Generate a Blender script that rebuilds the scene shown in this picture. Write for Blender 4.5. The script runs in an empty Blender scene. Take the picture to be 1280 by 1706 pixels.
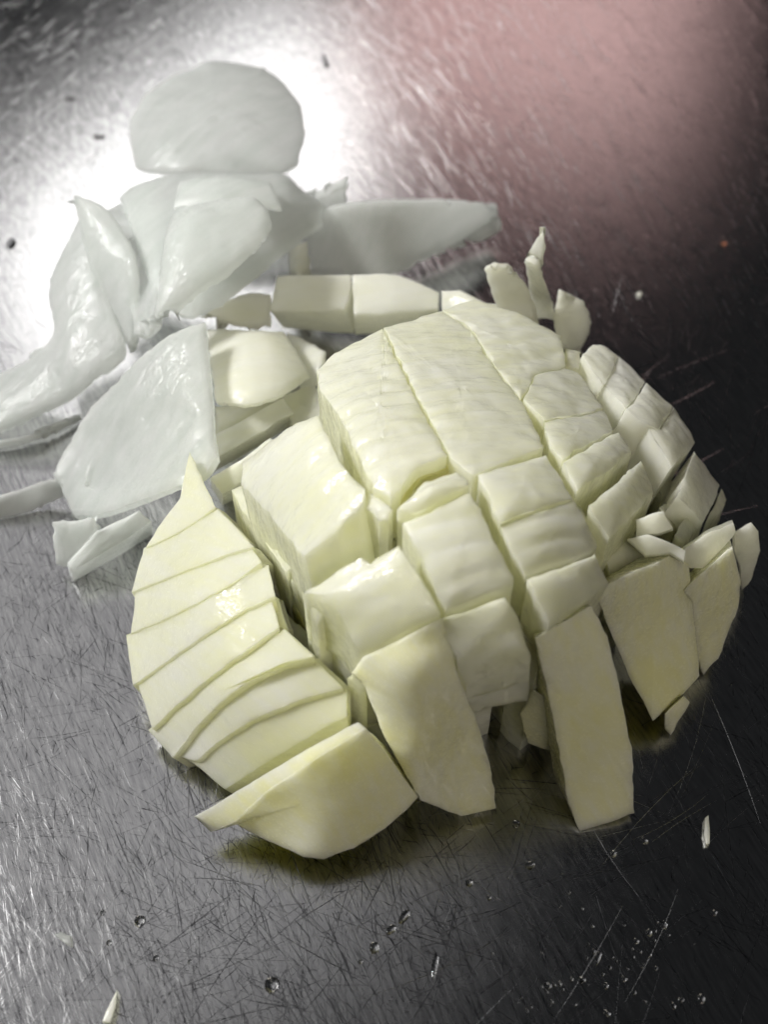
import bpy, math, random
import numpy as np
from mathutils import Vector, Matrix, noise

# ------------------------------------------------------------------ camera
SC = bpy.context.scene
COL = SC.collection
random.seed(7)
HFOV = math.radians(34.0)          # short side of the frame
ELEV = math.radians(54.0)          # camera looks down by this much
DIST = 0.185
TARGET = Vector((0.0, 0.0, 0.016))
CAM = TARGET + DIST * Vector((0, -math.cos(ELEV), math.sin(ELEV)))
FWD = (TARGET - CAM).normalized()
RIGHT = Vector((1, 0, 0))
UP = RIGHT.cross(FWD).normalized()
FPX = 640.0 / math.tan(HFOV / 2)

cam = bpy.data.cameras.new('camera')
cam.sensor_fit = 'HORIZONTAL'
cam.angle = HFOV
cam.clip_start = 0.005
cam.clip_end = 20
cam_o = bpy.data.objects.new('camera', cam)
COL.objects.link(cam_o)
cam_o.matrix_world = Matrix.Translation(CAM) @ Matrix((RIGHT, UP, -FWD)).transposed().to_4x4()
cam.dof.use_dof = True
cam.dof.focus_distance = 0.175
cam.dof.aperture_fstop = 24.0
SC.camera = cam_o

# ------------------------------------------------------------------ world, lamps, exposure
W = bpy.data.worlds.new('World')
SC.world = W
W.use_nodes = True
W.node_tree.nodes['Background'].inputs[0].default_value = (0.58, 0.60, 0.62, 1)
W.node_tree.nodes['Background'].inputs[1].default_value = 0.032
SC.view_settings.view_transform = 'Standard'
SC.view_settings.look = 'None'
SC.view_settings.exposure = 0.0
SC.view_settings.gamma = 1.0
SC.cycles.use_denoising = True
SC.cycles.max_bounces = 6
SC.cycles.use_adaptive_sampling = True
SC.cycles.adaptive_threshold = 0.05
SC.cycles.adaptive_min_samples = 16
SC.cycles.transmission_bounces = 12
SC.cycles.caustics_refractive = False
SC.cycles.caustics_reflective = False
SC.cycles.sample_clamp_indirect = 4.0

def ray(u, v):
    return (FWD + RIGHT * ((u - 640) / FPX) + UP * ((853 - v) / FPX)).normalized()

def P(u, v, z=0.0):
    """point of the place seen at pixel (u, v) of the photograph, at height z (metres)"""
    d = ray(u, v)
    return CAM + d * ((z - CAM.z) / d.z)

def lamp(name, u, v, dist, sx, sy, power, color, spread=180, roll=0):
    """area lamp standing where the worktop mirrors it at the pixel (u, v)"""
    p = P(u, v, 0)
    d = ray(u, v)
    r = Vector((d.x, d.y, -d.z))
    l = bpy.data.lights.new(name, 'AREA')
    l.shape = 'RECTANGLE'
    l.size, l.size_y = sx, sy
    l.energy = power
    l.color = color
    l.spread = math.radians(spread)
    o = bpy.data.objects.new(name, l)
    COL.objects.link(o)
    o.location = p + r * dist
    o.rotation_euler = ((-r).to_track_quat('-Z', 'Y').to_matrix() @ Matrix.Rotation(math.radians(roll), 3, 'Z')).to_euler()
    return o

lamp('kitchen_lamp', 310, 375, 0.9, 0.32, 0.08, 0.72, (1.0, 0.985, 0.97), roll=28)
lamp('rose_fill', 880, 30, 1.2, 0.38, 0.26, 0.40, (1.0, 0.65, 0.62))  # added soft light that gives the steel its rose reflection
lamp('overhead_fill', -950, 1600, 1.2, 0.22, 0.22, 20.5, (1.0, 0.99, 0.965))  # added high on the left to brighten the onion
lamp('ceiling_glow', -110, 1230, 1.5, 0.90, 1.10, 1.5, (1.0, 0.985, 0.985))
lamp('front_fill', 2600, 7000, 1.3, 0.4, 0.4, 5.0, (1.0, 0.91, 0.76))  # added warm fill for the shaded front faces

# ------------------------------------------------------------------ materials
def nmat(name):
    m = bpy.data.materials.new(name)
    m.use_nodes = True
    nt = m.node_tree
    return m, nt, nt.nodes['Principled BSDF']

def N(nt, typ, **kw):
    n = nt.nodes.new(typ)
    for k, v in kw.items():
        setattr(n, k, v)
    return n

def setin(nt, node, key, val):
    if hasattr(val, 'is_output') or isinstance(val, bpy.types.NodeSocket):
        nt.links.new(val, node.inputs[key])
    else:
        node.inputs[key].default_value = val

def math_n(nt, op, a, b=None, clamp=False):
    n = N(nt, 'ShaderNodeMath', operation=op, use_clamp=clamp)
    setin(nt, n, 0, a)
    if b is not None:
        setin(nt, n, 1, b)
    return n.outputs[0]

def maprange(nt, val, a, b, c, d):
    n = N(nt, 'ShaderNodeMapRange')
    setin(nt, n, 0, val)
    for i, x in enumerate((a, b, c, d)):
        n.inputs[i + 1].default_value = x
    return n.outputs[0]

def mapping(nt, vec, rot=(0, 0, 0), scale=(1, 1, 1), loc=(0, 0, 0)):
    # rotate first, then stretch
    a = N(nt, 'ShaderNodeMapping')
    nt.links.new(vec, a.inputs[0])
    a.inputs['Rotation'].default_value = rot
    b = N(nt, 'ShaderNodeMapping')
    nt.links.new(a.outputs[0], b.inputs[0])
    b.inputs['Scale'].default_value = scale
    b.inputs['Location'].default_value = loc
    return b.outputs[0]

def noise_n(nt, vec, scale, detail=3, rough=0.5):
    n = N(nt, 'ShaderNodeTexNoise')
    nt.links.new(vec, n.inputs['Vector'])
    n.inputs['Scale'].default_value = scale
    n.inputs['Detail'].default_value = detail
    n.inputs['Roughness'].default_value = rough
    return n.outputs['Fac']

def mixcol(nt, fac, a, b):
    n = N(nt, 'ShaderNodeMix', data_type='RGBA')
    setin(nt, n, 0, fac)
    setin(nt, n, 6, a)
    setin(nt, n, 7, b)
    return n.outputs[2]

def onion_material(name, deep, pale, sss=0.004, rough=0.3, fibre_rot=0.35, weight=1.0, radius=(1.0, 1.0, 1.0), clear=.42, glow=(.97, .965, .74, 1), alpha=1.0, veins=.45):
    m, nt, b = nmat(name)
    pos = N(nt, 'ShaderNodeNewGeometry').outputs['Position']
    big = noise_n(nt, pos, 90, 2)
    fib = noise_n(nt, mapping(nt, pos, (0, 0, -fibre_rot), (60, 900 if veins < .5 else 620, 300)), 1.0, 2, .6)
    fac = math_n(nt, 'ADD', math_n(nt, 'MULTIPLY', big, 1 - veins), math_n(nt, 'MULTIPLY', fib, veins))
    fac = maprange(nt, fac, .36, .62, 0, 1)
    col = mixcol(nt, fac, deep, pale)
    fine = noise_n(nt, pos, 2300, 1, .6)
    mid = noise_n(nt, mapping(nt, pos, (0, 0, -fibre_rot), (300, 620, 420)), 1.0, 1, .55)
    h = math_n(nt, 'ADD', math_n(nt, 'MULTIPLY', fib, .30), math_n(nt, 'MULTIPLY', fine, .22))
    h = math_n(nt, 'ADD', h, mid)
    bp = N(nt, 'ShaderNodeBump')
    bp.inputs['Strength'].default_value = .9
    bp.inputs['Distance'].default_value = .00045
    nt.links.new(h, bp.inputs['Height'])
    # flesh: light scattered back near the surface ...
    nt.links.new(col, b.inputs['Base Color'])
    b.inputs['Roughness'].default_value = .4
    b.inputs['Specular IOR Level'].default_value = .15
    b.inputs['Subsurface Weight'].default_value = weight
    b.inputs['Subsurface Radius'].default_value = radius
    b.inputs['Subsurface Scale'].default_value = sss
    b.inputs['IOR'].default_value = 1.38
    b.inputs['Alpha'].default_value = alpha
    # ... under a wet film with ripples of its own
    b.inputs['Coat Weight'].default_value = 1.0
    b.inputs['Coat IOR'].default_value = 1.45
    nt.links.new(maprange(nt, fine, .35, .7, rough - .14, rough + .04), b.inputs['Coat Roughness'])
    nt.links.new(bp.outputs[0], b.inputs['Coat Normal'])
    # ... and light that crosses it and leaves on the other side
    tr = N(nt, 'ShaderNodeBsdfTranslucent')
    tr.inputs['Color'].default_value = glow
    mx = N(nt, 'ShaderNodeMixShader')
    mx.inputs[0].default_value = clear
    nt.links.new(b.outputs[0], mx.inputs[1])
    nt.links.new(tr.outputs[0], mx.inputs[2])
    nt.links.new(mx.outputs[0], nt.nodes['Material Output'].inputs['Surface'])
    return m

FLESH = onion_material('onion_flesh', (.935, .945, .75, 1), (.955, .965, .89, 1), .0020, .24, clear=.42, glow=(.97, .97, .70, 1))
SLICE = onion_material('onion_outer_flesh', (.93, .94, .71, 1), (.95, .96, .86, 1), .0020, .26, -.7, clear=.42, glow=(.97, .965, .62, 1))
THICK = onion_material('onion_thick_slice', (.89, .875, .50, 1), (.93, .925, .70, 1), .0026, .28, -.7, clear=.07, glow=(.96, .94, .6, 1))
CORE = onion_material('onion_core', (.90, .85, .40, 1), (.93, .90, .55, 1), .0018, .26, clear=.42, glow=(.96, .93, .55, 1))
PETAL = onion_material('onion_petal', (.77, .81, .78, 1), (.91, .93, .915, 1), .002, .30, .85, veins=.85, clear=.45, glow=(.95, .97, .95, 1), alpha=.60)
PALE = onion_material('onion_pale_petal', (.91, .91, .77, 1), (.94, .945, .87, 1), .0020, .26, .2, clear=.46, glow=(.97, .97, .86, 1))

def steel_material(name, lo, hi, r0, r1, bump):
    m, nt, b = nmat(name)
    pos = N(nt, 'ShaderNodeNewGeometry').outputs['Position']
    nt.nodes.remove(b)
    b = N(nt, 'ShaderNodeBsdfAnisotropic')          # polished metal
    b.distribution = 'BECKMANN'
    nt.links.new(b.outputs[0], nt.nodes['Material Output'].inputs['Surface'])
    blot = noise_n(nt, mapping(nt, pos, (0, 0, math.radians(64)), (240, 2000, 1)), 1, 3, .65)
    nt.links.new(mixcol(nt, maprange(nt, blot, .35, .65, 0, 1), lo, hi), b.inputs['Color'])
    nt.links.new(maprange(nt, blot, .3, .7, r0, r1), b.inputs['Roughness'])
    if bump:
        brush = noise_n(nt, mapping(nt, pos, (0, 0, math.radians(3)), (90, 4200, 1)), 1, 2, .65)
        brush2 = noise_n(nt, mapping(nt, pos, (0, 0, math.radians(64)), (260, 1900, 1)), 1, 2, .6)
        h = math_n(nt, 'ADD', math_n(nt, 'MULTIPLY', brush, .35), brush2)
        bp = N(nt, 'ShaderNodeBump')
        bp.inputs['Strength'].default_value = bump
        bp.inputs['Distance'].default_value = .00012
        nt.links.new(h, bp.inputs['Height'])
        nt.links.new(bp.outputs[0], b.inputs['Normal'])
    return m
STEEL = steel_material('brushed_steel', (.42, .42, .43, 1), (.62, .62, .62, 1), .22, .27, .11)
GROOVE = steel_material('scratched_steel', (.06, .06, .063, 1), (.36, .36, .365, 1), .28, .36, 0)  # dark colour: grime, plus the bright reflection tilted scratches miss

GLINT = steel_material('glint_steel', (.60, .60, .60, 1), (.72, .72, .72, 1), .24, .3, 0)  # paler copy: light caught by scratches is put into its colour

def water_material():
    m, nt, b = nmat('water')
    b.inputs['Base Color'].default_value = (1, 1, 1, 1)
    b.inputs['Roughness'].default_value = .02
    b.inputs['IOR'].default_value = 1.33
    b.inputs['Transmission Weight'].default_value = 1
    return m
WATER = water_material()

def plain(name, col, rough=.5):
    m, nt, b = nmat(name)
    pos = N(nt, 'ShaderNodeNewGeometry').outputs['Position']
    f = noise_n(nt, pos, 1200, 2)
    nt.links.new(mixcol(nt, f, tuple(c * .8 for c in col[:3]) + (1,), col), b.inputs['Base Color'])
    b.inputs['Roughness'].default_value = rough
    return m
RUST = plain('rust_speck', (.34, .13, .07, 1), .7)
GREY = plain('grey_flake', (.16, .16, .17, 1), .5)

# ------------------------------------------------------------------ mesh helpers
def link(name, me, mat, parent=None):
    o = bpy.data.objects.new(name, me)
    COL.objects.link(o)
    me.materials.append(mat)
    if parent is not None:
        o.parent = parent
    return o

def tag(o, label, cat, group=None, kind=None):
    o['label'] = label
    o['category'] = cat
    if group:
        o['group'] = group
    if kind:
        o['kind'] = kind
    return o

def mesh(name, verts, faces, origin, sharp=35):
    me = bpy.data.meshes.new(name)
    me.from_pydata([tuple(Vector(v) - origin) for v in verts], [], faces)
    me.update()
    import bmesh
    bm = bmesh.new()
    bm.from_mesh(me)
    bmesh.ops.recalc_face_normals(bm, faces=bm.faces)
    if bm.calc_volume(signed=True) < 0:
        bmesh.ops.reverse_faces(bm, faces=bm.faces)
    bm.to_mesh(me)
    bm.free()
    for p in me.polygons:
        p.use_smooth = True
    if sharp:
        me.set_sharp_from_angle(angle=math.radians(sharp))
    return me

def resample(pts, step, closed=True, jit=0.0):
    """pts: list of Vectors. corners are kept"""
    out = []
    n = len(pts)
    for i in range(n if closed else n - 1):
        a, b = pts[i], pts[(i + 1) % n]
        k = max(1, int(round((b - a).length / step)))
        for j in range(k):
            q = a.lerp(b, j / k)
            if jit and j:
                q = q + Vector((random.uniform(-jit, jit), random.uniform(-jit, jit), random.uniform(-jit, jit) * .5))
            out.append(q)
    if not closed:
        out.append(pts[-1].copy())
    return out

# heights (cm) of the cut onion half's skin at pixels of the photograph
CTRL = [(655,800,3.7),(560,600,2.9),(640,545,2.7),(735,515,2.4),(850,520,2.2),(935,560,2.1),(1000,640,2.1),
 (785,790,3.6),(910,745,3.2),(1030,715,2.5),(1090,820,2.3),(1000,920,2.9),(860,970,3.3),(735,1025,3.2),
 (600,1090,2.7),(500,990,3.0),(400,790,2.5),(530,690,3.2),(890,1090,2.7),(600,930,3.4),(590,1115,2.5),
 (1120,677,1.6),(1160,740,1.4),(1200,830,1.0),(700,1120,2.7),(740,1060,2.9),(700,1250,1.65),(828,1350,.2),
 (690,1320,.9),(640,1230,1.7),(316,755,1.9),(240,900,1.2),(215,1060,.7),(240,1200,.45),(300,1260,.35),
 (377,1315,.25),(350,1000,2.0),(420,900,2.3),(450,1000,2.2),(570,1150,2.1),(480,1120,2.1),(574,1195,1.9),
 (400,1150,1.75),(770,1250,1.2)]
def _phi(r):
    return np.where(r > 1e-9, r * r * np.log(np.maximum(r, 1e-9)), 0)
def height_field(ctrl, reg=.01):
    """smooth surface z(u, v) through control heights"""
    c = np.array(ctrl, float)
    xy = c[:, :2] / 300.0
    n = len(c)
    A = np.zeros((n + 3, n + 3))
    A[:n, :n] = _phi(np.linalg.norm(xy[:, None] - xy[None], axis=2)) + reg * np.eye(n)
    A[:n, n] = 1
    A[:n, n + 1:] = xy
    A[n:, :n] = A[:n, n:].T
    w = np.linalg.solve(A, np.concatenate([c[:, 2], np.zeros(3)]))
    def f(u, v):
        q = np.array([u, v]) / 300.0
        r = np.linalg.norm(xy - q, axis=1)
        return float(_phi(r) @ w[:n] + w[n] + q @ w[n + 1:]) / 100
    return f
skin_z = height_field(CTRL)
ZS = 1.22      # how tall the onion stands against its breadth

def S(p, dz=0.0):
    """pixel (on the skin) or (u, v, z_cm) -> place"""
    if len(p) == 3:
        return P(p[0], p[1], p[2] / 100 * ZS + dz)
    return P(p[0], p[1], max(.0006, skin_z(*p) * ZS + dz))

def nz(p, f, amp):
    return noise.noise(p * f) * amp

def prism(name, top, bot, origin, mat, parent=None, bulge=0.0, ridges=None, rough=.00012, rnd=.00011, rings=7, step=.0009, seed=0.0, surf=None, pix=None):
    """closed piece between two outlines of equal length, crown slightly bulged, edges rounded and uneven"""
    # resample both outlines together
    T, B, X = [], [], []
    n = len(top)
    for i in range(n):
        a, b = top[i], top[(i + 1) % n]
        c, d = bot[i], bot[(i + 1) % n]
        k = max(2, int(round((b - a).length / step)))
        for j in range(k):
            t = j / k
            w = 0 if j == 0 else 1
            p, q = a.lerp(b, t), c.lerp(d, t)
            s = Vector((seed, seed * 1.7, seed * .6))
            off = Vector((nz(p + s, 420, 1), nz(p - s, 430, 1), nz(p + s * 2, 300, .35))) * rough * 2.2 * w
            T.append(p + off)
            if pix:
                pa, pb = pix[i], pix[(i + 1) % n]
                X.append((pa[0] + (pb[0] - pa[0]) * t, pa[1] + (pb[1] - pa[1]) * t))
            B.append(q + off * .7)
    m = len(T)
    ctr = sum(T, Vector()) / m
    size = sum((p - ctr).length for p in T) / m
    verts, faces = [], []
    up = (ctr - sum(B, Vector()) / m).normalized()
    if pix:
        xc = (sum(x[0] for x in X) / m, sum(x[1] for x in X) / m)
        edge_off = [p - surf(*x) for p, x in zip(T, X)]
        c2 = surf(*xc)
    # rings from centre outwards
    verts.append((c2 if pix else ctr) + Vector((0, 0, bulge)))
    fr = [(k + 1) / rings for k in range(rings)]
    e = rnd / size
    fr = [f * (1 - 1.2 * e) for f in fr[:-1]] + [1 - 1.2 * e, 1 - .4 * e, 1.0]
    drop = [0.0] * rings + [rnd * .3, rnd]
    for f, dr in zip(fr, drop):
        for jj, p in enumerate(T):
            if pix:
                q = surf(xc[0] + (X[jj][0] - xc[0]) * f, xc[1] + (X[jj][1] - xc[1]) * f) + edge_off[jj] * f ** 6
            else:
                q = ctr.lerp(p, f)
            q.z += bulge * (1 - f * f) - 0
            q = q - up * dr
            if f < .985:
                h = nz(q + Vector((seed, 0, 0)), 260, rough * 1.6) + nz(q, 700, rough * .7)
                if ridges:
                    ang, per, amp = ridges
                    c = -math.sin(ang) * q.x + math.cos(ang) * q.y + nz(q, 70, per * .5)
                    ph = (c / per) % 1.0
                    h += amp * (.42 * math.sin(2 * math.pi * ph) + .14 * math.sin(4 * math.pi * ph + 1)) + nz(q, 260, amp * .35)
                q.z += h
            verts.append(q)
    nr = len(fr)
    depth = sum((a - b).length for a, b in zip(T, B)) / m
    nw = max(2, int(depth / .0014))
    for k in range(1, nw + 1):
        t = k / nw
        for p, q in zip(T, B):
            r = (p - up * rnd).lerp(q, t)
            if k < nw:
                r += Vector((nz(r, 500, 1), nz(r + Vector((3, 1, 2)), 500, 1), 0)) * rough * .9
            verts.append(r)
    for j in range(m):
        faces.append((0, 1 + j, 1 + (j + 1) % m))
    for k in range(nr + nw - 1):
        a = 1 + k * m
        for j in range(m):
            j2 = (j + 1) % m
            faces.append((a + j, a + m + j, a + m + j2, a + j2))
    last = 1 + (nr + nw - 1) * m
    verts.append(sum(B, Vector()) / m)
    cb = len(verts) - 1
    for j in range(m):
        faces.append((last + j, cb, last + (j + 1) % m))
    me = mesh(name, verts, faces, origin)
    return link(name, me, mat, parent)

def shrink(pts, d):
    c = sum(pts, Vector()) / len(pts)
    out = []
    for p in pts:
        h = p - c
        L = max(1e-6, math.hypot(h.x, h.y))
        out.append(p - Vector((h.x, h.y, 0)) * (d / L))
    return out

BLOCKS = 'diced onion blocks of the cut half'
def block(label, poly, mats=(None,), dz=0.0, base=0.0, layers=((0, .24), (.24, .52), (.52, 1)), lean=(0, 0), taper=.97, gap=.00016,
          bulge=.0004, ridges=(.36, .0026, .00012), name='onion_block', group=BLOCKS, cat='onion piece', rough=.00016, step=.0009, shift=.0004):
    """a diced block: crown on the onion's skin, cut sides down to height base; its layers are parts"""
    mat = mats[0] or FLESH
    top = shrink([S(p, dz) for p in poly], gap)
    c = sum(top, Vector()) / len(top)
    org = Vector((c.x, c.y, base))
    bot = []
    for p in top:
        q = Vector((c.x + (p.x - c.x) * taper, c.y + (p.y - c.y) * taper, base))
        hgt = p.z - base
        q.x += lean[0] * hgt
        q.y += lean[1] * hgt
        bot.append(q)
    sd = random.uniform(0, 9)
    if len(layers) == 1:
        o = prism(name, top, bot, org, mat, None, bulge, ridges, rough, rings=14 if ridges else 8, step=step, seed=sd,
                  surf=lambda u, v: S((u, v), dz), pix=poly)
        o.location = org
        return tag(o, label, cat, group)
    root = bpy.data.objects.new(name, None)
    root.empty_display_size = .004
    COL.objects.link(root)
    root.location = org
    tag(root, label, cat, group)
    for i, (a, b) in enumerate(layers):
        tt = [p.lerp(q, a) for p, q in zip(top, bot)]
        bb = [p.lerp(q, b) for p, q in zip(top, bot)]
        if i:
            o = Vector((random.uniform(-1, 1), random.uniform(-1, 1), 0)) * shift
            tt = [p + o - Vector((0, 0, .00005)) for p in tt]
            bb = [p + o for p in bb]
        mm = mat if i == 0 or len(mats) == 1 else mats[min(i, len(mats) - 1)]
        prism('outer_layer' if i == 0 else 'inner_layer', tt, bb, org, mm, root, bulge if i == 0 else 0, ridges if i == 0 else None,
              rough, rings=(14 if ridges else 8) if i == 0 else 2, step=step, seed=sd + i,
              surf=(lambda u, v: S((u, v), dz)) if i == 0 else None, pix=poly if i == 0 else None)
    return root

def shell(label, A, B, thick=.0022, bulge=0.0, name='onion_petal', mat=None, group='loose onion petals', cat='onion petal',
          nu=44, nv=22, wav=.0003, edge=.5, skew=0.0, jag=.00012, parent=None, hollow=0.0):
    """curved petal lofted between two edge lines; (u, v, z_cm) points; bulge lifts (or cups) its middle"""
    def spl(L):
        pts = [S(p) for p in L]
        # Catmull-Rom by arc length
        if len(pts) == 1:
            return [pts[0].copy() for _ in range(nu + 1)]
        d = [0]
        for a, b in zip(pts, pts[1:]):
            d.append(d[-1] + max(1e-6, (b - a).length))
        out = []
        for i in range(nu + 1):
            s = d[-1] * i / nu
            k = 0
            while k < len(pts) - 2 and s > d[k + 1]:
                k += 1
            t = (s - d[k]) / (d[k + 1] - d[k])
            p0 = pts[max(k - 1, 0)]; p1 = pts[k]; p2 = pts[k + 1]; p3 = pts[min(k + 2, len(pts) - 1)]
            m1 = (p2 - p0) * .5; m2 = (p3 - p1) * .5
            L_ = (p2 - p1).length
            if m1.length > L_: m1 = m1.normalized() * L_
            if m2.length > L_: m2 = m2.normalized() * L_
            h = ((2*t**3 - 3*t*t + 1) * p1 + (t**3 - 2*t*t + t) * m1 + (-2*t**3 + 3*t*t) * p2 + (t**3 - t*t) * m2)
            out.append(h)
        return out
    a, b = spl(A), spl(B)
    sd = Vector((random.uniform(0, 9), random.uniform(0, 9), 0))
    top = []
    for i in range(nu + 1):
        row = []
        for j in range(nv + 1):
            t = j / nv
            p = a[i].lerp(b[i], t)
            env = 4 * t * (1 - t)
            p.z += bulge * (env ** .8) * (1 + skew * (t - .5))
            if hollow:      # a leaf-shaped sunken panel with a soft rim
                s_ = (i / nu - .55) / .36
                w_ = 1 - s_ * s_
                if w_ > 0:
                    r_ = (t - .60) / (.34 * w_ ** .8 + 1e-4)
                    p.z -= hollow / (1 + math.exp(min(40, 8 * (abs(r_) - .8))))
            p.z += nz(p + sd, 130, wav) + nz(p - sd, 420, wav * .35)
            if jag and (j in (0, nv) or i in (0, nu)):
                p += Vector((nz(p + sd, 900, jag * 2), nz(p - sd, 950, jag * 2), 0))
            row.append(p)
        top.append(row)
    # normals
    def nrm(i, j):
        du = top[min(i + 1, nu)][j] - top[max(i - 1, 0)][j]
        dv = top[i][min(j + 1, nv)] - top[i][max(j - 1, 0)]
        n = du.cross(dv)
        if n.length < 1e-12:
            return Vector((0, 0, 1))
        n.normalize()
        return n if n.z > 0 or abs(n.z) < .0 else -n
    verts, idx_t, idx_b = [], {}, {}
    for i in range(nu + 1):
        for j in range(nv + 1):
            t = j / nv
            e = min(t, 1 - t) * nv / 2.0
            s = min(i, nu - i) / 2.0
            f = max(edge, min(1.0, .5 + .5 * min(e, s)))
            n = nrm(i, j)
            q = top[i][j]
            idx_t[i, j] = len(verts)
            verts.append(q - n * thick * (1 - f) * .3)
            low = q - n * thick * f
            low.z = max(low.z, .00015)
            idx_b[i, j] = len(verts)
            verts.append(low)
    faces = []
    for i in range(nu):
        for j in range(nv):
            faces.append((idx_t[i, j], idx_t[i+1, j], idx_t[i+1, j+1], idx_t[i, j+1]))
            faces.append((idx_b[i, j], idx_b[i, j+1], idx_b[i+1, j+1], idx_b[i+1, j]))
    for i in range(nu):
        for j in (0, nv):
            faces.append((idx_t[i, j], idx_b[i, j], idx_b[i+1, j], idx_t[i+1, j]))
    for j in range(nv):
        for i in (0, nu):
            faces.append((idx_t[i, j], idx_t[i, j+1], idx_b[i, j+1], idx_b[i, j]))
    c = sum(verts, Vector()) / len(verts)
    org = Vector((c.x, c.y, min(v.z for v in verts)))
    me = mesh(name, verts, faces, org, sharp=50)
    import bmesh
    bm = bmesh.new(); bm.from_mesh(me)
    bmesh.ops.remove_doubles(bm, verts=bm.verts, dist=1e-6)
    bmesh.ops.dissolve_degenerate(bm, edges=bm.edges, dist=1e-7)
    bm.to_mesh(me); bm.free()
    o = link(name, me, mat or PETAL, parent)
    o.location = org
    if label:
        tag(o, label, cat, group)
    return o

# ------------------------------------------------------------------ setting
me = bpy.data.meshes.new('steel_worktop')
X = .45
me.from_pydata([(-X, -X, 0), (X, -X, 0), (X, X, 0), (-X, X, 0)], [], [(0, 1, 2, 3)])
ground = link('steel_worktop', me, STEEL)
ground['kind'] = 'structure'
ground['label'] = 'scratched brushed stainless steel worktop with water droplets'

def groove_mesh():
    """thousands of fine knife scratches, each a narrow two-sided burr a few microns high"""
    rnd = random.Random(21)
    dark, bright = ([], []), ([], [])
    def scratch(p, ang, length, width, bend, hgt, to=None):
        vs, fs = to or dark
        n = 5
        d = Vector((math.cos(ang), math.sin(ang), 0))
        q = Vector((p.x, p.y, 0)) - d * length * .5
        base = len(vs)
        for k in range(n + 1):
            a = ang + bend * (k / n - .5)
            d = Vector((math.cos(a), math.sin(a), 0))
            sd_ = Vector((-d.y, d.x, 0))
            w = width * (.15 + .85 * math.sin(math.pi * (k + .3) / (n + .6)))
            z = 4e-6
            vs.append(q + sd_ * w + Vector((0, 0, z)))
            vs.append(q + Vector((0, 0, z + hgt * w)))
            vs.append(q - sd_ * w + Vector((0, 0, z)))
            q = q + d * (length / n)
        for k in range(n):
            b = base + 3 * k
            fs.append((b, b + 3, b + 4, b + 1))
            fs.append((b + 1, b + 4, b + 5, b + 2))
    R = math.radians
    # knife marks, in loose bundles, densest in the lower left
    def spot():
        while True:
            u, v = rnd.uniform(-40, 1320), rnd.uniform(-60, 1760)
            dens = .25 + .75 * (u < 780) * (v > 850) + .15 * (v < 500)
            if rnd.random() < dens:
                return u, v
    for _ in range(1500):
        u, v = spot()
        a0 = rnd.choice((-62, -62, -68, -55, -75, -45, 60, 85, 25, -20)) + rnd.gauss(0, 10)
        for _k in range(rnd.choice((1, 2, 3, 5, 8))):
            p = P(u + rnd.gauss(0, 30), v + rnd.gauss(0, 30))
            L = min(.022, .0030 * math.exp(rnd.gauss(.45, .7)))
            scratch(p, R(a0 + rnd.gauss(0, 7)), L, rnd.choice((.00002, .00003, .00004, .00006)) * rnd.uniform(.7, 1.3), rnd.gauss(0, .12), rnd.uniform(.02, .09))
    # long stray ones
    for _ in range(330):
        u, v = rnd.uniform(-40, 1320), rnd.uniform(-60, 1760)
        p = P(u, v)
        a = rnd.choice((35, 40, 28, -65, -70, 55, 8, 70, -40)) + rnd.gauss(0, 8)
        scratch(p, R(a), rnd.uniform(.006, .022), rnd.uniform(.00002, .00005), rnd.gauss(0, .15), rnd.uniform(.06, .32) if u > 720 else rnd.uniform(.02, .08), bright if u > 720 and rnd.random() < .6 else dark)
    # streaks beyond the onion, their shine put into a paler colour
    for _ in range(1500):
        u, v = rnd.uniform(560, 1330), rnd.uniform(-80, 520)
        scratch(P(u, v), R(-70 + (900 - u) * .02 + rnd.gauss(0, 6)), rnd.uniform(.002, .012), rnd.uniform(.00003, .00011), rnd.gauss(0, .06), rnd.uniform(.04, .20), bright)
    for _ in range(350):
        u, v = rnd.uniform(-40, 420), rnd.uniform(-80, 330)
        scratch(P(u, v), R(55 + rnd.gauss(0, 9)), rnd.uniform(.0015, .007), rnd.uniform(.00003, .00008), rnd.gauss(0, .06), rnd.uniform(.04, .2), bright)
    # short nicks and pits
    for _ in range(5000):
        u, v = spot()
        scratch(P(u, v), R(-64 + rnd.gauss(0, 35)), rnd.uniform(.0003, .0016), rnd.uniform(.00002, .00006), 0, rnd.uniform(.02, .08))
    out = []
    for nm, (vs, fs) in (('knife_scratches', dark), ('pale_scratches', bright)):
        m = bpy.data.meshes.new(nm)
        m.from_pydata(vs, [], fs)
        m.update()
        out.append(m)
    return out
for me_, mt_ in zip(groove_mesh(), (GROOVE, GLINT)):
    scr = link(me_.name, me_, mt_, ground)
    scr['kind'] = 'stuff'

# ------------------------------------------------------------------ the diced half: back columns
block('large ridged block at the back left of the diced half', [(525,615),(556,586),(638,545),(690,650),(748,760),(700,778),(652,832),(622,815),(560,690),(530,642)],
      ridges=(.42, .0036, .0005), layers=((0, .45), (.45, 1)), gap=.0003)
block('large block behind the yellow core, right of the ridged block', [(638,545),(735,517),(785,549),(814,596),(873,670),(908,745),(845,770),(787,792),(750,763),(690,650)], ridges=(.40, .0036, .00035))
block('bumpy block at the far back edge of the diced half', gap=-.0001, poly=[(738,516),(790,500),(860,520),(935,560),(942,610),(890,625),(868,664),(814,594),(785,547)], ridges=(.7, .004, .0004))
block('glossy small block at the right edge of the back row', [(890,625),(940,612),(964,620),(994,660),(1008,681),(955,693),(906,701),(871,667)], ridges=(.36,.004,.0002))
block('flat small block between glossy block and thin bright block', [(906,702),(1008,683),(1024,717),(987,737),(937,769),(915,742)], dz=-.0004)
block('thin bright block above the tilted block at the right', [(937,771),(987,740),(1032,719),(1054,752),(1012,786),(961,819)], dz=.0002)
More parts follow.
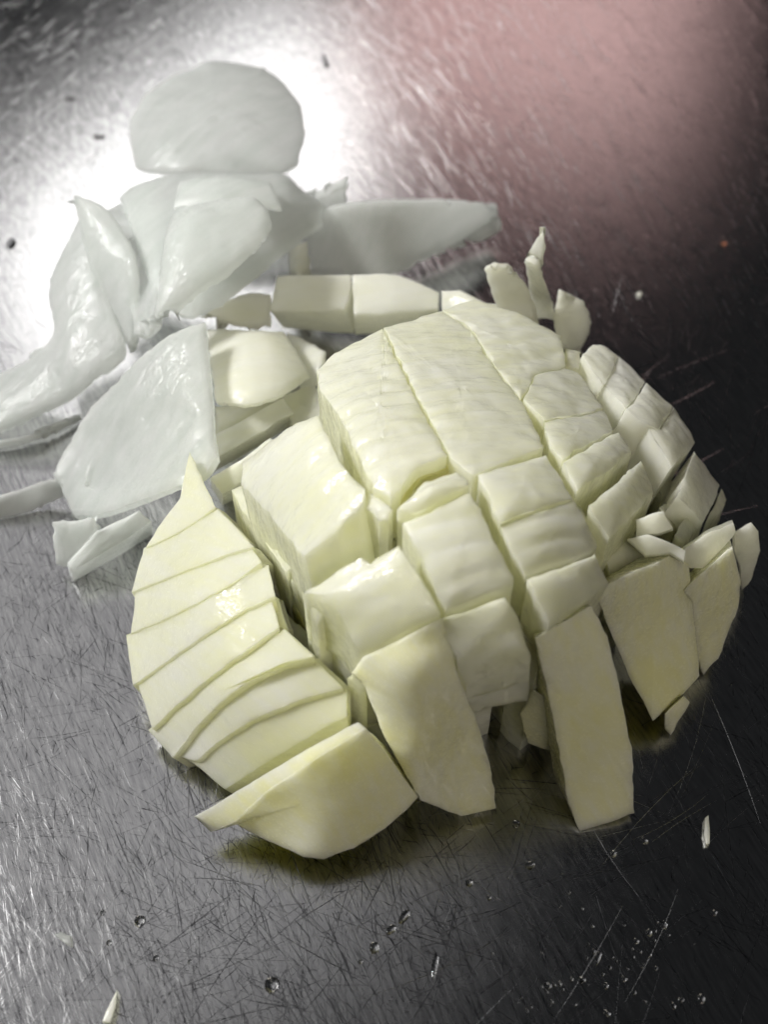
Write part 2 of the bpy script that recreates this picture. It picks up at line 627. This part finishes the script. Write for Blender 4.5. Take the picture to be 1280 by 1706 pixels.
block('tilted diamond block at the right edge above the shreds', [(980,843),(1044,788),(1069,766),(1090,819),(1044,872),(1014,897)], dz=.0006)
block('broken end of the back row beside the standing shred', [(942,578),(968,585),(966,616),(942,610)], dz=-.0012)

# ------------------------------------------------------------------ middle blocks
block('square block right of the centre, back half of a pair', [(795,790),(911,756),(940,800),(957,830),(893,852),(832,872),(810,820)])
block('square block right of the centre, front half of a pair', [(832,874),(893,854),(958,832),(978,868),(997,911),(960,938),(874,962),(852,922)], dz=-.0004, ridges=(.36,.003,.0003))
block('small wedge stuck to the side of the front square block', [(962,838),(980,866),(997,911),(988,915),(965,870)], dz=-.0035)
block('bright low block directly behind the tall upright slab', [(876,966),(940,942),(993,922),(1016,969),(992,991),(914,1038),(892,1000)], dz=.0004)
block('striped block in the centre of the front row', [(669,871),(725,845),(783,818),(802,845),(823,896),(859,962),(857,974),(800,997),(743,1016),(722,969),(688,907)], ridges=(.36,.0036,.0003))
block('curled yellow core piece at the middle of the half', [(660,850),(684,828),(705,803),(763,785),(782,800),(782,812),(734,836),(694,855)], mats=(FLESH, CORE), dz=.0003, ridges=(.5,.0028,.0006), bulge=.0009)
block('broken core fragment in the yellow hollow', [(652,830),(700,780),(745,764),(760,780),(705,798),(672,845)], mats=(CORE,), dz=-.0035)
block('shiny short block overhanging the dark gap at the front', [(729,1031),(790,1012),(843,994),(857,1013),(887,1094),(822,1122),(776,1143),(752,1085)], base=.0220, ridges=(.33,.0035,.0003), layers=((0,.55),(.55,1)), lean=(.05,-.05), taper=1, shift=.00012)
block('block on the left shoulder with a wide wet top', [(402,768),(486,708),(531,690),(556,744),(572,775),(610,815),(600,845),(560,888),(508,928),(450,862),(400,805)], ridges=(.36,.006,.0003), dz=.0006, lean=(.12,-.28), layers=((0,.55),(.55,1)), taper=.95)
block('narrow block wedged between left shoulder and centre', [(612,817),(640,835),(657,852),(648,868),(632,872),(603,846)], dz=-.0008)
block('low pale block under the left shoulder block', [(480,965),(560,900),(640,868),(664,902),(617,934),(600,926),(502,986)], dz=-.0085, mats=(FLESH,CORE))
block('left block of the front row with a rising top', [(503,988),(600,928),(617,938),(666,907),(705,963),(737,1022),(672,1055),(604,1088),(560,1018)], ridges=(.36,.0045,.0003), layers=((0,.3),(.3,.62),(.62,1)))
block('small step below the left block of the front row', [(504,990),(545,1000),(556,1018),(528,1046)], dz=-.002, layers=((0,1),), ridges=None)
# front slices that carry the outer skin down to the steel
block('long outer slice running down the front to the steel', [(584,1120),(602,1094),(672,1060),(737,1028),(748,1066),(768,1130),(800,1210),(822,1290),(829,1347),(770,1361),(700,1335),(690,1318),(640,1230),(606,1142)],
      mats=(THICK,), ridges=(.3,.004,.00012), name='onion_slice', group='outer onion slices of the cut half', layers=((0,1),), rough=.0001, bulge=.0012, taper=.95, lean=(0,.45))

# ------------------------------------------------------------------ left crescent, slice by slice
inner = [(316,753),(359,845),(418,908),(440,938),(452,990),(468,1045),(517,1090),(574,1147),(574,1192)]
outer = [(300,836),(243,912),(223,985),(215,1056),(226,1140),(250,1215),(290,1261),(322,1268),(377,1314)]
mids  = [(308,795),(300,885),(310,950),(322,1008),(335,1062),(358,1122),(392,1150),(440,1190),(470,1255)]
names = ['pointed tip slice of the left crescent', 'second slice from the tip of the left crescent', 'third slice from the tip of the left crescent',
         'fourth slice from the tip of the left crescent', 'fifth slice from the tip, widest of the left crescent',
         'sixth slice from the tip of the left crescent', 'seventh slice from the tip of the left crescent', 'broad end slice of the left crescent, beside the fallen slab']
def lp(a, b, t):
    return (a[0] + (b[0] - a[0]) * t, a[1] + (b[1] - a[1]) * t)
def bline(i, t):
    # quadratic through outer, mid, inner
    a, m, b = outer[i], mids[i], inner[i]
    c = (2*m[0] - .5*(a[0]+b[0]), 2*m[1] - .5*(a[1]+b[1]))
    return lp(lp(a, c, t), lp(c, b, t), t)
for i, lab in enumerate(names):
    q = 6
    ts = [k / q for k in range(q + 1)]
    step = (0, .12, .3, .15, .4, .75, .9, .4)[i] * .1           # cm: how far this slice starts below its neighbour
    jut = (0, 5, -4, 7, -3, 6, -2, 4)[i]
    up_ = [bline(i, t) for t in ts]
    lo_ = [bline(i + 1, t) for t in reversed(ts)]
    up_[-1] = (up_[-1][0] + jut, up_[-1][1] + jut * .4)
    lo_[0] = (lo_[0][0] + jut, lo_[0][1] + jut * .4)
    oj = (0, -4, 3, -5, 4, -3, 6, -2)[i]
    up_[0] = (up_[0][0] + oj, up_[0][1] - oj * .3)
    lo_[-1] = (lo_[-1][0] + oj, lo_[-1][1] - oj * .3)
    if i == 0:
        up_ = [(316,753)]
        lo_ = [(338,800), (359,845)] + lo_[1:] + [(268,872),(300,830),(308,790)]
    poly = [(u, v, skin_z(u, v) * 100 - step) for u, v in up_] + [(u, v, skin_z(u, v) * 100 + (.02 if i < 7 else 0)) for u, v in lo_]
    fz = height_field(poly + ([(*bline(i, .5), skin_z(*bline(i, .5)) * 100 - step)]), .0005)
    cc = sum((S(p) for p in poly), Vector()) / len(poly)
    org = Vector((cc.x, cc.y, 0))
    root = bpy.data.objects.new('onion_slice', None)
    root.empty_display_size = .004
    COL.objects.link(root)
    root.location = org
    tag(root, lab, 'onion slice', 'slices of the left crescent')
    cells = [(poly, 0.0)]
    for c_i, (cp, drop) in enumerate(cells):
        top = [S(p) for p in cp]
        mid_ = sum(top, Vector()) / len(top)
        bot = [Vector((mid_.x + (p.x - mid_.x) * .96 + .0015, mid_.y + (p.y - mid_.y) * .96, 0)) for p in top]
        prism('outer_layer' if c_i == 0 else 'cut_end', top, bot, org, SLICE if c_i == 0 else FLESH, root, 0, None, .00007, rnd=.00007, seed=i * 1.3 + c_i, step=.0009, rings=10,
              surf=lambda u, v: P(u, v, max(.0004, fz(u, v) * ZS + drop)), pix=[p[:2] for p in cp])
    # the next layers in, showing as a step along the cut edge
    if i:
        for n_lay, (dx, z_) in enumerate((((9, 15, 6, 12, 8, 14, 10)[i - 1], -.30), ((17, 6, 14, 20, 4, 18, 22)[i - 1], -.75))):
            a, b = bline(i, .86), bline(i + 1, .86)
            c, d = bline(i + 1, 1), bline(i, 1)
            lay = [a, d, (d[0] + dx, d[1] + dx * .5), (c[0] + dx, c[1] + dx * .2), c, b]
            lay = [(u, v, skin_z(min(u, c[0] + 4, d[0] + 4) if i < 4 else u, v) * 100 + z_) for u, v in lay]
            lt = [S(p) for p in lay]
            lb = [Vector((p.x, p.y, 0)) for p in lt]
            prism('inner_layer', lt, lb, org, FLESH, root, 0, None, .00006, rnd=.00008, seed=i + n_lay, step=.0009, rings=3)

# stepped inner layers of the crescent, low in the gap
for lab, poly, dz in (
    ('stepped inner layer piece in the left gap, upper one', [(400,880),(440,935),(456,1000),(430,990),(405,930)], -.006),
    ('stepped inner layer piece in the left gap, middle one', [(440,1000),(452,985),(462,1040),(446,1036)], -.007),
    ('pale crumb lying at the bottom of the left gap', [(455,1040),(478,1020),(500,1040),(522,1070),(514,1088),(480,1075)], -.012),
    ('small crumb at the lower end of the left gap', [(535,1095),(560,1100),(580,1135),(575,1150),(548,1130)], -.009),
    ('ragged edge piece left of the long outer slice', [(578,1128),(606,1112),(612,1150),(598,1148)], -.003),
    ('inner layer block at the left edge of the shoulder block', [(385,815),(402,808),(470,905),(492,945),(478,955),(430,890)], -.006)):
    block(lab, poly, dz=dz, layers=((0, 1),), ridges=None, name='onion_crumb', group='crumbs in the gaps of the diced half', gap=.0001, step=.0007)

# ------------------------------------------------------------------ explicit slabs at the front and right
def slab(label, front, back, mat=None, name='onion_slice', group='outer onion slices of the cut half', bulge=0.0, rough=.00010, cat='onion slice'):
    """piece between two outlines given with their own heights"""
    a = [S(p) for p in front]
    b = [S(p) for p in back]
    c = sum(a + b, Vector()) / (2 * len(a))
    org = Vector((c.x, c.y, max(0, min(p.z for p in a + b))))
    fz = height_field(front, .001)
    o = prism(name, a, b, org, mat or THICK, None, bulge, None, rough, step=.0009, seed=random.uniform(0, 9), rings=9,
              surf=lambda u, v: P(u, v, max(.0002, fz(u, v) * ZS)), pix=[p[:2] for p in front])
    o.location = org
    return tag(o, label, cat, group)

# fallen slab in front of the crescent
slab('fallen slab with a wide rim lying in front of the left crescent',
     [(351,1386,.40),(394,1367,.72),(442,1320,1.25),(520,1268,1.75),(609,1213,2.15),(655,1270,1.6),(697,1328,.95),(675,1352,.85),(640,1382,.65),(590,1414,.5),(540,1432,.42),(505,1428,.42),(470,1412,.42),(430,1393,.45),(396,1373,.5)],
     [(324,1360,.62),(372,1332,.92),(430,1297,1.35),(512,1248,1.8),(597,1203,2.18),(640,1240,1.3),(680,1295,.6),(660,1315,.3),(630,1335,.02),(590,1350,.02),(560,1362,.02),(520,1366,.02),(480,1366,.02),(430,1366,.15),(372,1362,.35)], bulge=.0008)
# tall upright slab
slab('tall upright slab standing at the front right', 
     [(892,1063,2.75),(940,1036,2.8),(986,1010,2.8),(1013,1060,2.45),(1030,1132,1.95),(1054,1253,1.05),(1058,1355,.12),(1012,1372,.08),(967,1386,.02),(948,1340,.3),(930,1240,1.15),(912,1150,1.9)],
     [(888,1050,2.4),(930,1020,2.4),(972,1000,2.4),(995,1040,2.1),(1010,1100,1.6),(1030,1200,.8),(1034,1300,.02),(990,1318,.02),(945,1330,.02),(926,1300,.2),(908,1210,.95),(895,1140,1.6)])
slab('dim inner piece in the dark gap left of the tall slab',
     [(866,1190,1.0),(890,1150,1.6),(905,1160,1.6),(925,1240,.8),(915,1250,.6),(880,1238,.5)],
     [(870,1180,.6),(895,1140,1.2),(912,1150,1.2),(928,1220,.4),(915,1235,.2),(885,1225,.1)])
# slices at the right
slab('wide tapering slice at the right, in front of the shreds',
     [(994,991,2.6),(1016,972,2.6),(1060,950,2.5),(1115,927,2.3),(1148,940,2.0),(1154,1010,1.5),(1165,1105,.8),(1166,1126,.6),(1140,1155,.5),(1088,1202,.4),(1046,1122,.9),(1014,1046,1.8)],
     [(1000,965,2.0),(1022,948,2.0),(1062,930,1.9),(1112,908,1.7),(1140,918,1.4),(1146,980,.8),(1156,1060,.1),(1155,1080,.05),(1130,1110,.02),(1090,1140,.02),(1052,1080,.4),(1022,1020,1.2)], bulge=.002)
slab('pointed slice leaning at the right end',
     [(1140,984,1.8),(1180,946,1.9),(1221,912,1.9),(1236,971,1.4),(1228,1019,1.0),(1197,1098,.3),(1173,1125,.05),(1163,1100,.3),(1152,1040,1.1)],
     [(1140,965,1.3),(1180,925,1.4),(1216,896,1.4),(1228,950,.8),(1220,990,.4),(1190,1060,.02),(1172,1085,.02),(1160,1065,.05),(1150,1010,.6)], bulge=.0008)
slab('small flat slice behind the pointed slice at the right',
     [(1137,918,2.1),(1184,886,2.1),(1222,871,1.9),(1226,886,1.8),(1208,910,1.8),(1172,946,1.8),(1145,945,2.0)],
     [(1137,912,1.4),(1184,880,1.4),(1220,866,1.2),(1224,878,1.1),(1206,900,1.1),(1170,932,1.1),(1145,935,1.3)], PALE)
slab('rounded end piece at the far right of the half',
     [(1225,888,1.5),(1252,870,1.4),(1264,885,1.3),(1267,918,1.0),(1252,966,.4),(1236,984,.15),(1234,945,.7),(1224,912,1.3)],
     [(1220,890,.9),(1246,872,.8),(1258,884,.7),(1260,912,.4),(1246,955,.02),(1234,970,.02),(1230,940,.1),(1220,912,.7)], PALE, bulge=.0012)
slab('dim sliver under the wide tapering slice',
     [(1108,1190,.5),(1140,1160,.6),(1150,1170,.5),(1118,1225,.05),(1108,1215,.1)],
     [(1106,1185,.2),(1138,1155,.3),(1146,1165,.2),(1116,1215,.02),(1106,1205,.02)])

# right crescent: thin bright outer strips and the darker layers under them
for lab, poly, dz in (
    ('topmost chip of the bright strip along the right edge', [(969,594),(987,573),(1008,576),(1030,591),(1020,622),(1005,642)], .0003),
    ('second chip of the bright strip along the right edge', [(1005,642),(1020,622),(1030,591),(1057,616),(1077,636),(1056,668),(1042,682)], -.0003),
    ('third chip of the bright strip along the right edge', [(1042,682),(1056,668),(1077,636),(1123,677),(1098,718),(1077,707)], .0004),
    ('fourth, lowest chip of the bright strip along the right edge', [(1077,707),(1098,718),(1123,677),(1142,705),(1160,737),(1119,780)], -.0002)):
    block(lab, poly, mats=(PALE, FLESH), dz=dz, lean=(-.25,-.1), ridges=(-.9,.003,.00015), name='onion_slice', group='slices of the right edge', layers=((0,.4),(.4,1)), bulge=.0005)
block('shadowed inner strip beside the long bright strip', [(1000,660),(1042,685),(1076,710),(1116,782),(1128,826),(1104,830),(1080,775),(1046,730)], dz=-.011, name='onion_slice', group='slices of the right edge', layers=((0,1),), ridges=None)
block('leaning flat chip at the lower end of the right edge', [(1128,827),(1142,788),(1157,750),(1180,780),(1201,807),(1187,845),(1172,872)], mats=(PALE,), dz=.0004, name='onion_slice', group='slices of the right edge', layers=((0,.5),(.5,1)), ridges=None, lean=(-.3,-.05))
block('narrow outer chip below the leaning flat chip', [(1203,812),(1211,831),(1201,856),(1180,872),(1175,872),(1188,846)], dz=-.003, name='onion_slice', group='slices of the right edge', layers=((0,1),), ridges=None)
block('small square chip under the leaning flat chip', [(1124,892),(1146,852),(1172,873),(1140,908)], dz=-.003, name='onion_slice', group='slices of the right edge', layers=((0,1),), ridges=None)
block('dark inner chip in the gap at the right', [(1098,845),(1122,831),(1146,851),(1122,888),(1108,872)], dz=-.007, name='onion_slice', group='slices of the right edge', layers=((0,1),), ridges=None)
block('low inner layer between bright block and right slice', [(1005,915),(1040,900),(1075,925),(1060,948),(1018,968)], dz=-.006, name='onion_crumb', group='crumbs in the gaps of the diced half', layers=((0,1),), ridges=None)
slab('twisted white shred lying in the right gap', [(1046,898,2.5),(1080,890,2.7),(1112,902,2.7),(1143,918,2.6),(1140,936,2.5),(1116,920,2.5),(1075,925,2.4)],
     [(1046,902,2.2),(1080,895,2.3),(1112,907,2.3),(1142,922,2.2),(1139,938,2.2),(1116,924,2.2),(1076,929,2.1)], PALE, 'onion_shred', 'shreds beside the diced half', .0003, cat='onion shred')
slab('folded white shred above the twisted one', [(1060,866,2.6),(1085,856,2.7),(1106,851,2.7),(1122,880,2.5),(1096,889,2.5),(1060,893,2.4)],
     [(1060,872,1.6),(1085,862,1.6),(1106,857,1.6),(1122,884,1.5),(1096,893,1.5),(1060,897,1.5)], PALE, 'onion_shred', 'shreds beside the diced half', .0006, cat='onion shred')

# ------------------------------------------------------------------ standing shreds at the back right
shell('thin standing shred with a pointed tip behind the half', [(905,383,3.0),(892,402,2.9),(877,432,2.6),(884,470,2.0),(890,530,1.2)], [(906,384,3.0),(910,410,2.9),(903,445,2.6),(918,490,2.0),(928,530,1.2)], .0010, .0006, 'onion_shred', PALE, 'shreds beside the diced half', 'onion shred', nu=30, nv=8)
shell('square ended shred left of the standing pointed shred', [(807,450,2.3),(825,500,1.9),(840,545,1.5)], [(852,446,2.3),(884,484,1.9),(900,540,1.5)], .0014, .0008, 'onion_shred', PALE, 'shreds beside the diced half', 'onion shred', nu=24, nv=14)
shell('rounded lobe shred right of the standing pointed shred', [(926,496,1.7),(925,530,1.5),(935,575,1.1),(950,595,.9)], [(945,489,1.7),(972,503,1.5),(987,540,1.1),(968,588,.8)], .0016, .001, 'onion_shred', PALE, 'shreds beside the diced half', 'onion shred', nu=24, nv=14)

# ------------------------------------------------------------------ bars behind the half
bars = 'bars of onion behind the half'
slab('left bar with a shadow under it behind the half', [(462,460,1.25),(522,458,1.3),(585,458,1.3),(581,500,1.25),(574,516,1.2),(510,518,1.15),(451,519,1.1),(455,490,1.2)],
     [(470,488,.5),(525,486,.5),(588,490,.5),(592,530,.5),(590,556,.45),(530,552,.45),(472,546,.45),(466,515,.5)], PALE, 'onion_bar', bars, .0004, cat='onion piece')
slab('right bar tucked behind the large ridged block', [(587,458,1.3),(625,456,1.3),(662,458,1.3),(700,472,1.25),(732,488,1.2),(731,516,1.1),(660,520,1.15),(590,524,1.15)],
     [(592,492,.5),(628,490,.5),(664,492,.5),(702,506,.5),(730,520,.5),(728,545,.4),(660,554,.4),(592,558,.4)], PALE, 'onion_bar', bars, .0004, cat='onion piece')
slab('short pale piece between right bar and square ended shred', [(736,485,1.4),(766,484,1.4),(812,506,1.4),(850,508,1.4),(845,530,1.3),(785,542,1.3),(737,518,1.2)],
     [(738,510,.02),(768,510,.02),(812,532,.02),(850,536,.02),(845,556,.02),(787,568,.02),(740,545,.02)], PALE, 'onion_bar', bars, .0008, cat='onion piece')
shell('flat petal end left of the bars', [(335,522,1.3),(375,500,1.3),(415,488,1.25),(453,489,1.2)], [(372,540,1.1),(395,545,1.1),(425,547,1.05),(453,543,1.0)], .0028, .0004, mat=PALE, name='onion_petal', nu=30, nv=12)
shell('square curved petal between big petal and ridged block', [(340,545,1.25),(400,546,1.5),(440,548,1.5),(473,549,1.3)], [(358,668,1.5),(420,670,1.6),(478,655,1.5),(519,627,1.3)], .003, .0009, mat=PALE, nu=36, nv=24)
shell('triangular petal corner beside the ridged block', [(477,553,1.0),(510,566,1.1),(543,584,1.2)], [(500,650,.9),(515,645,1.0),(526,637,1.1)], .002, .0006, mat=PALE, nu=20, nv=14)
slab('cream bar lying across under the square petal', [(352,728,1.2),(415,694,1.3),(472,663,1.3),(489,688,1.25),(430,722,1.2),(359,764,1.1)],
     [(352,745,.4),(415,712,.4),(474,682,.4),(490,708,.4),(430,745,.4),(359,785,.3)], PALE, 'onion_bar', bars, .0003, cat='onion piece')
slab('flat piece between cream bar and left shoulder block', [(470,660,1.1),(500,648,1.2),(524,640,1.2),(545,690,1.1),(490,716,1.1),(480,690,1.1)],
     [(470,680,.1),(500,668,.1),(524,660,.1),(540,705,.1),(490,735,.1),(480,710,.1)], PALE, 'onion_bar', bars, cat='onion piece')
slab('short bar end poking out left of the shoulder block', [(350,797,1.4),(398,769,1.7),(450,730,1.7),(470,740,1.7),(403,803,1.5),(371,823,1.3)],
     [(352,812,.6),(398,786,.6),(450,748,.6),(470,758,.6),(403,825,.5),(371,842,.5)], PALE, 'onion_bar', bars, .0003, cat='onion piece')
shell('dull inner layer under the cream bar', [(356,675,.9),(420,672,1.0),(478,660,1.0)], [(357,730,.8),(420,700,.9),(475,668,.9)], .003, 0, mat=FLESH, nu=24, nv=8)

# ------------------------------------------------------------------ loose petals at the upper left
shell('big pale petal with a cupped middle left of the half',
      [(88,790,.55),(136,697,.9),(185,640,1.3),(232,592,1.65),(290,552,1.9),(340,535,2.0)],
      [(116,852,.5),(160,854,.75),(245,826,1.3),(300,805,1.6),(335,789,1.75),(359,758,1.8)], .0030, -.0008, nu=60, nv=30, wav=.0004, hollow=.0009)
shell('small pale petal corner under the big petal', [(88,872,.8),(120,868,.8),(154,862,.9)], [(93,942,.2),(112,944,.25),(163,886,.7)], .0018, .0006, nu=26, nv=16)
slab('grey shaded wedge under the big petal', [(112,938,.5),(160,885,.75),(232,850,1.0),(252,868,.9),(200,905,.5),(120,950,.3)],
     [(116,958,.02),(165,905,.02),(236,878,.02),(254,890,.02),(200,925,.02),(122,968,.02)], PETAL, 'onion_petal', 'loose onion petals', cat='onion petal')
shell('curved crescent petal at the left edge of the picture',
      [(-40,640,.3),(0,622,.4),(50,594,.6),(85,556,.9),(76,480,1.1),(100,420,1.3),(135,360,1.5)],
      [(-40,730,.25),(0,722,.35),(98,678,.6),(157,634,.9),(212,585,1.1),(185,500,1.3),(165,420,1.5)], .0035, .0022, nu=60, nv=24, wav=.0004)
shell('upright pointed petal beside the curved crescent petal',
      [(121,336,1.9),(130,380,1.75),(150,450,1.5),(180,520,1.2),(215,590,.9)],
      [(134,334,1.9),(182,350,1.9),(228,430,1.8),(232,520,1.4),(230,580,1.0)], .0022, .0014, nu=40, nv=20)
shell('tiny torn tab on the inside of the crescent petal', [(48,592,.65),(58,582,.75),(78,574,.85)], [(50,600,.6),(66,596,.65),(84,588,.8)], .001, 0, nu=10, nv=5)
shell('narrow petal filling the hollow right of the pointed petal', [(160,352,1.4),(200,400,1.5),(215,470,1.5),(238,552,1.5)], [(250,300,1.4),(270,370,1.6),(262,450,1.7),(245,545,1.6)], .0022, -.001, nu=34, nv=18)
shell('broad petal under the glossy petal',
      [(196,330,1.2),(225,305,1.3),(300,285,1.5),(400,285,1.6),(475,290,1.5),(505,320,1.3),(540,345,1.0)],
      [(235,440,1.4),(260,500,1.6),(320,525,1.6),(372,505,1.5),(430,462,1.4),(475,425,1.3),(540,380,1.0)], .0028, .0026, nu=56, nv=30)
shell('glossy wet petal with bright highlights on top of the pile',
      [(256,538,1.9),(260,480,2.1),(270,410,2.3),(285,355,2.3),(330,338,2.3),(400,336,2.3)],
      [(296,527,1.9),(334,492,2.1),(378,466,2.2),(432,410,2.3),(455,375,2.3),(450,352,2.3)], .0024, .0022, nu=46, nv=26, wav=.0008)
shell('flat grey petal fold behind the glossy petal', [(300,300,1.9),(360,292,2.0),(450,300,1.9)], [(290,345,2.0),(370,340,2.1),(470,350,1.9)], .0016, .0008, nu=30, nv=14)
RP = [(226,280,.9),(216,238,.95),(216,205,1.0),(240,158,1.1),(290,125,1.1),(350,102,1.1),(400,106,1.1),(440,113,1.1),(475,140,1.05),(502,175,1.0),(510,222,1.0),(496,278,1.0),(470,288,1.05),(392,293,1.1),(300,287,1.1),(250,286,1.0)]
slab('round translucent end petal at the top of the pile', RP, [(u + (360 - u) * .05, v + (200 - v) * .05 + 10, z - .2) for u, v, z in RP], PETAL, 'onion_petal', 'loose onion petals', .0030, .00016, cat='onion petal')
shell('long leaf shaped petal pointing right over the steel',
      [(505,360,.9),(560,345,1.2),(640,338,1.3),(720,337,1.2),(790,340,.9),(831,345,.6)],
      [(520,452,.4),(580,456,.35),(650,456,.3),(720,425,.3),(780,394,.35),(832,360,.5)], .0022, -.0018, nu=60, nv=24, wav=.0003)
shell('grey pointed petal tip rising behind the leaf shaped petal', [(490,330,.9),(535,314,1.2),(580,292,1.5)], [(500,350,.8),(545,346,.8),(574,342,.8)], .0016, .0004, nu=26, nv=12)
shell('pale curved petal back showing under the broad petal', [(478,420,.5),(495,405,.8),(512,400,.8)], [(480,460,.5),(500,462,.7),(522,460,.5)], .002, .001, mat=PALE, nu=16, nv=12)
shell('clear thin skin strip at the left edge under the crescent petal', [(-20,735,.25),(40,725,.25),(90,708,.2),(134,690,.15)], [(-20,745,.05),(40,738,.05),(95,722,.05),(136,700,.05)], .0008, .0004, nu=30, nv=6, name='onion_skin', group='clear skins at the left edge', cat='onion skin')
shell('clear grey skin fragment at the left edge under the big petal', [(-20,830,.3),(40,815,.4),(90,797,.45),(112,800,.4)], [(-20,868,.03),(40,855,.03),(80,838,.1),(120,822,.25)], .0008, .0008, nu=30, nv=10, name='onion_skin', group='clear skins at the left edge', cat='onion skin')

# ------------------------------------------------------------------ chips, specks and droplets on the steel
def chip(label, pts, h=.0006, mat=None, name='onion_chip', group='tiny chips on the steel', cat='chip'):
    b = [P(u, v, 0.0001) for u, v in pts]
    t = shrink([P(u, v, h) for u, v in pts], .00005)
    c = sum(b, Vector()) / len(b)
    o = prism(name, t, b, Vector((c.x, c.y, 0)), mat or PALE, None, .0001, None, .00003, rnd=.0001, rings=3, step=.0004)
    o.location = Vector((c.x, c.y, 0))
    return tag(o, label, cat, group)
chip('white pointed chip at the bottom left edge', [(170,1702),(176,1685),(188,1662),(195,1648),(193,1675),(184,1704)], .0014)
chip('white rice shaped chip at the lower right', [(1175,1362),(1181,1357),(1183,1380),(1183,1405),(1177,1407),(1173,1390)], .0008)
chip('dark grain on the bright steel at the top', [(537,92),(543,92),(548,106),(541,108)], .0006, GREY)
chip('dark grain on the bright steel at the left edge', [(10,405),(18,395),(26,400),(16,412)], .0006, GREY)
chip('rust coloured speck on the steel at the right', [(1201,405),(1207,403),(1213,405),(1208,411)], .0003, RUST, 'rust_speck')
chip('white speck on the steel right of the lobe shred', [(1060,489),(1067,485),(1071,490),(1064,495)], .0004)
chip('faint grey flake on the steel at the lower left', [(90,1556),(102,1552),(120,1560),(122,1578),(112,1574)], .0003, PETAL)

drop_mesh = None
def droplet(label, u, v, rx, ry=None, rot=0.0, group='water droplets on the steel'):
    global drop_mesh
    if drop_mesh is None:
        vs, fs = [], []
        n, k = 20, 6
        for j in range(k):
            a = math.radians(62) * j / (k - 1)
            r = math.cos(a); z = math.sin(a)
            for i in range(n):
                t = 2 * math.pi * i / n
                w = 1 + .06 * math.sin(2 * t + 1) + .04 * math.sin(3 * t)
                vs.append((r * w * math.cos(t), r * w * math.sin(t), z * .62))
        vs.append((0, 0, .60))
        for j in range(k - 1):
            for i in range(n):
                fs.append((j*n+i, j*n+(i+1) % n, (j+1)*n+(i+1) % n, (j+1)*n+i))
        for i in range(n):
            fs.append(((k-1)*n+i, (k-1)*n+(i+1) % n, k*n))
        fs.append(tuple(reversed(range(n))))
        drop_mesh = mesh('water_droplet', vs, fs, Vector(), 0)
        drop_mesh.materials.append(WATER)
    o = bpy.data.objects.new('water_droplet', drop_mesh)
    COL.objects.link(o)
    mpp = (P(u + 1, v) - P(u, v)).length
    ry = ry or rx
    o.location = P(u, v, .0001)
    o.scale = (rx * mpp, ry * mpp * 1.15, min(rx, ry) * mpp * .6)
    o.rotation_euler = (0, 0, rot)
    return tag(o, label, 'water droplet', group)

for lab, u, v, rx, ry, rot in (
    ('clear round droplet left of the shadow at the lower left', 233, 1534, 9, 9, 0),
    ('largest clear droplet at the bottom, right of the white chip', 453, 1640, 12, 12, 0),
    ('clear droplet below the onion shadow, near the bottom middle', 624, 1578, 8, 9, 0),
    ('long dark bead near the bottom middle', 725, 1608, 5, 21, -.15),
    ('slanted bead right of the bottom middle droplet', 674, 1526, 6, 13, -.6),
    ('small slanted bead just below the slanted bead', 652, 1548, 6, 9, -.7),
    ('shiny droplet below the long outer slice', 860, 1372, 7, 6, 0),
    ('shiny droplet left of the tall slab foot', 884, 1441, 8, 6, .3),
    ('bent bright bead at the bottom right', 996, 1596, 5, 12, -.4),
    ('round droplet at the bottom right corner', 1169, 1663, 6, 7, 0),
    ('pale flat droplet on the bright steel, left of the round petal', 165, 228, 10, 5, 0),
    ('droplet in the dark upper left corner', 40, 130, 5, 9, -.5),
    ('slanted droplet between dark corner and bright steel', 118, 165, 9, 5, .3)):
    droplet(lab, u, v, rx, ry, rot)
tiny = [(182,1570,5),(171,1520,4),(601,1601,4),(260,1595,4),(316,1601,3),(782,1470,6),(815,1495,4),(1074,1400,6),(1022,1422,6),
        (1082,1553,5),(970,1632,6),(1012,1687,6),(915,1642,5),(1040,1630,5),(1010,1642,5),(1107,1540,5),(1060,1567,5),(1190,1520,5),
        (923,1640,4),(933,1638,4),(990,1584,3),(1005,1622,3),(953,1630,3),(1135,1665,5),(1122,1675,5),(1075,1667,3),(1040,1540,3)]
for k in range(38):
    t = random.random()
    tiny.append((860 + 250 * t + random.gauss(0, 25), 1680 - 110 * t + random.gauss(0, 28), random.uniform(1.4, 3.0)))
for k in range(14):
    tiny.append((random.uniform(790, 1000), random.uniform(1440, 1600), random.uniform(1.4, 2.8)))
for u, v, r in tiny:
    droplet('tiny water droplet spattered on the steel below the onion', u, v, r, r * random.uniform(.7, 1.3), random.uniform(-1, 1), 'tiny spattered droplets')
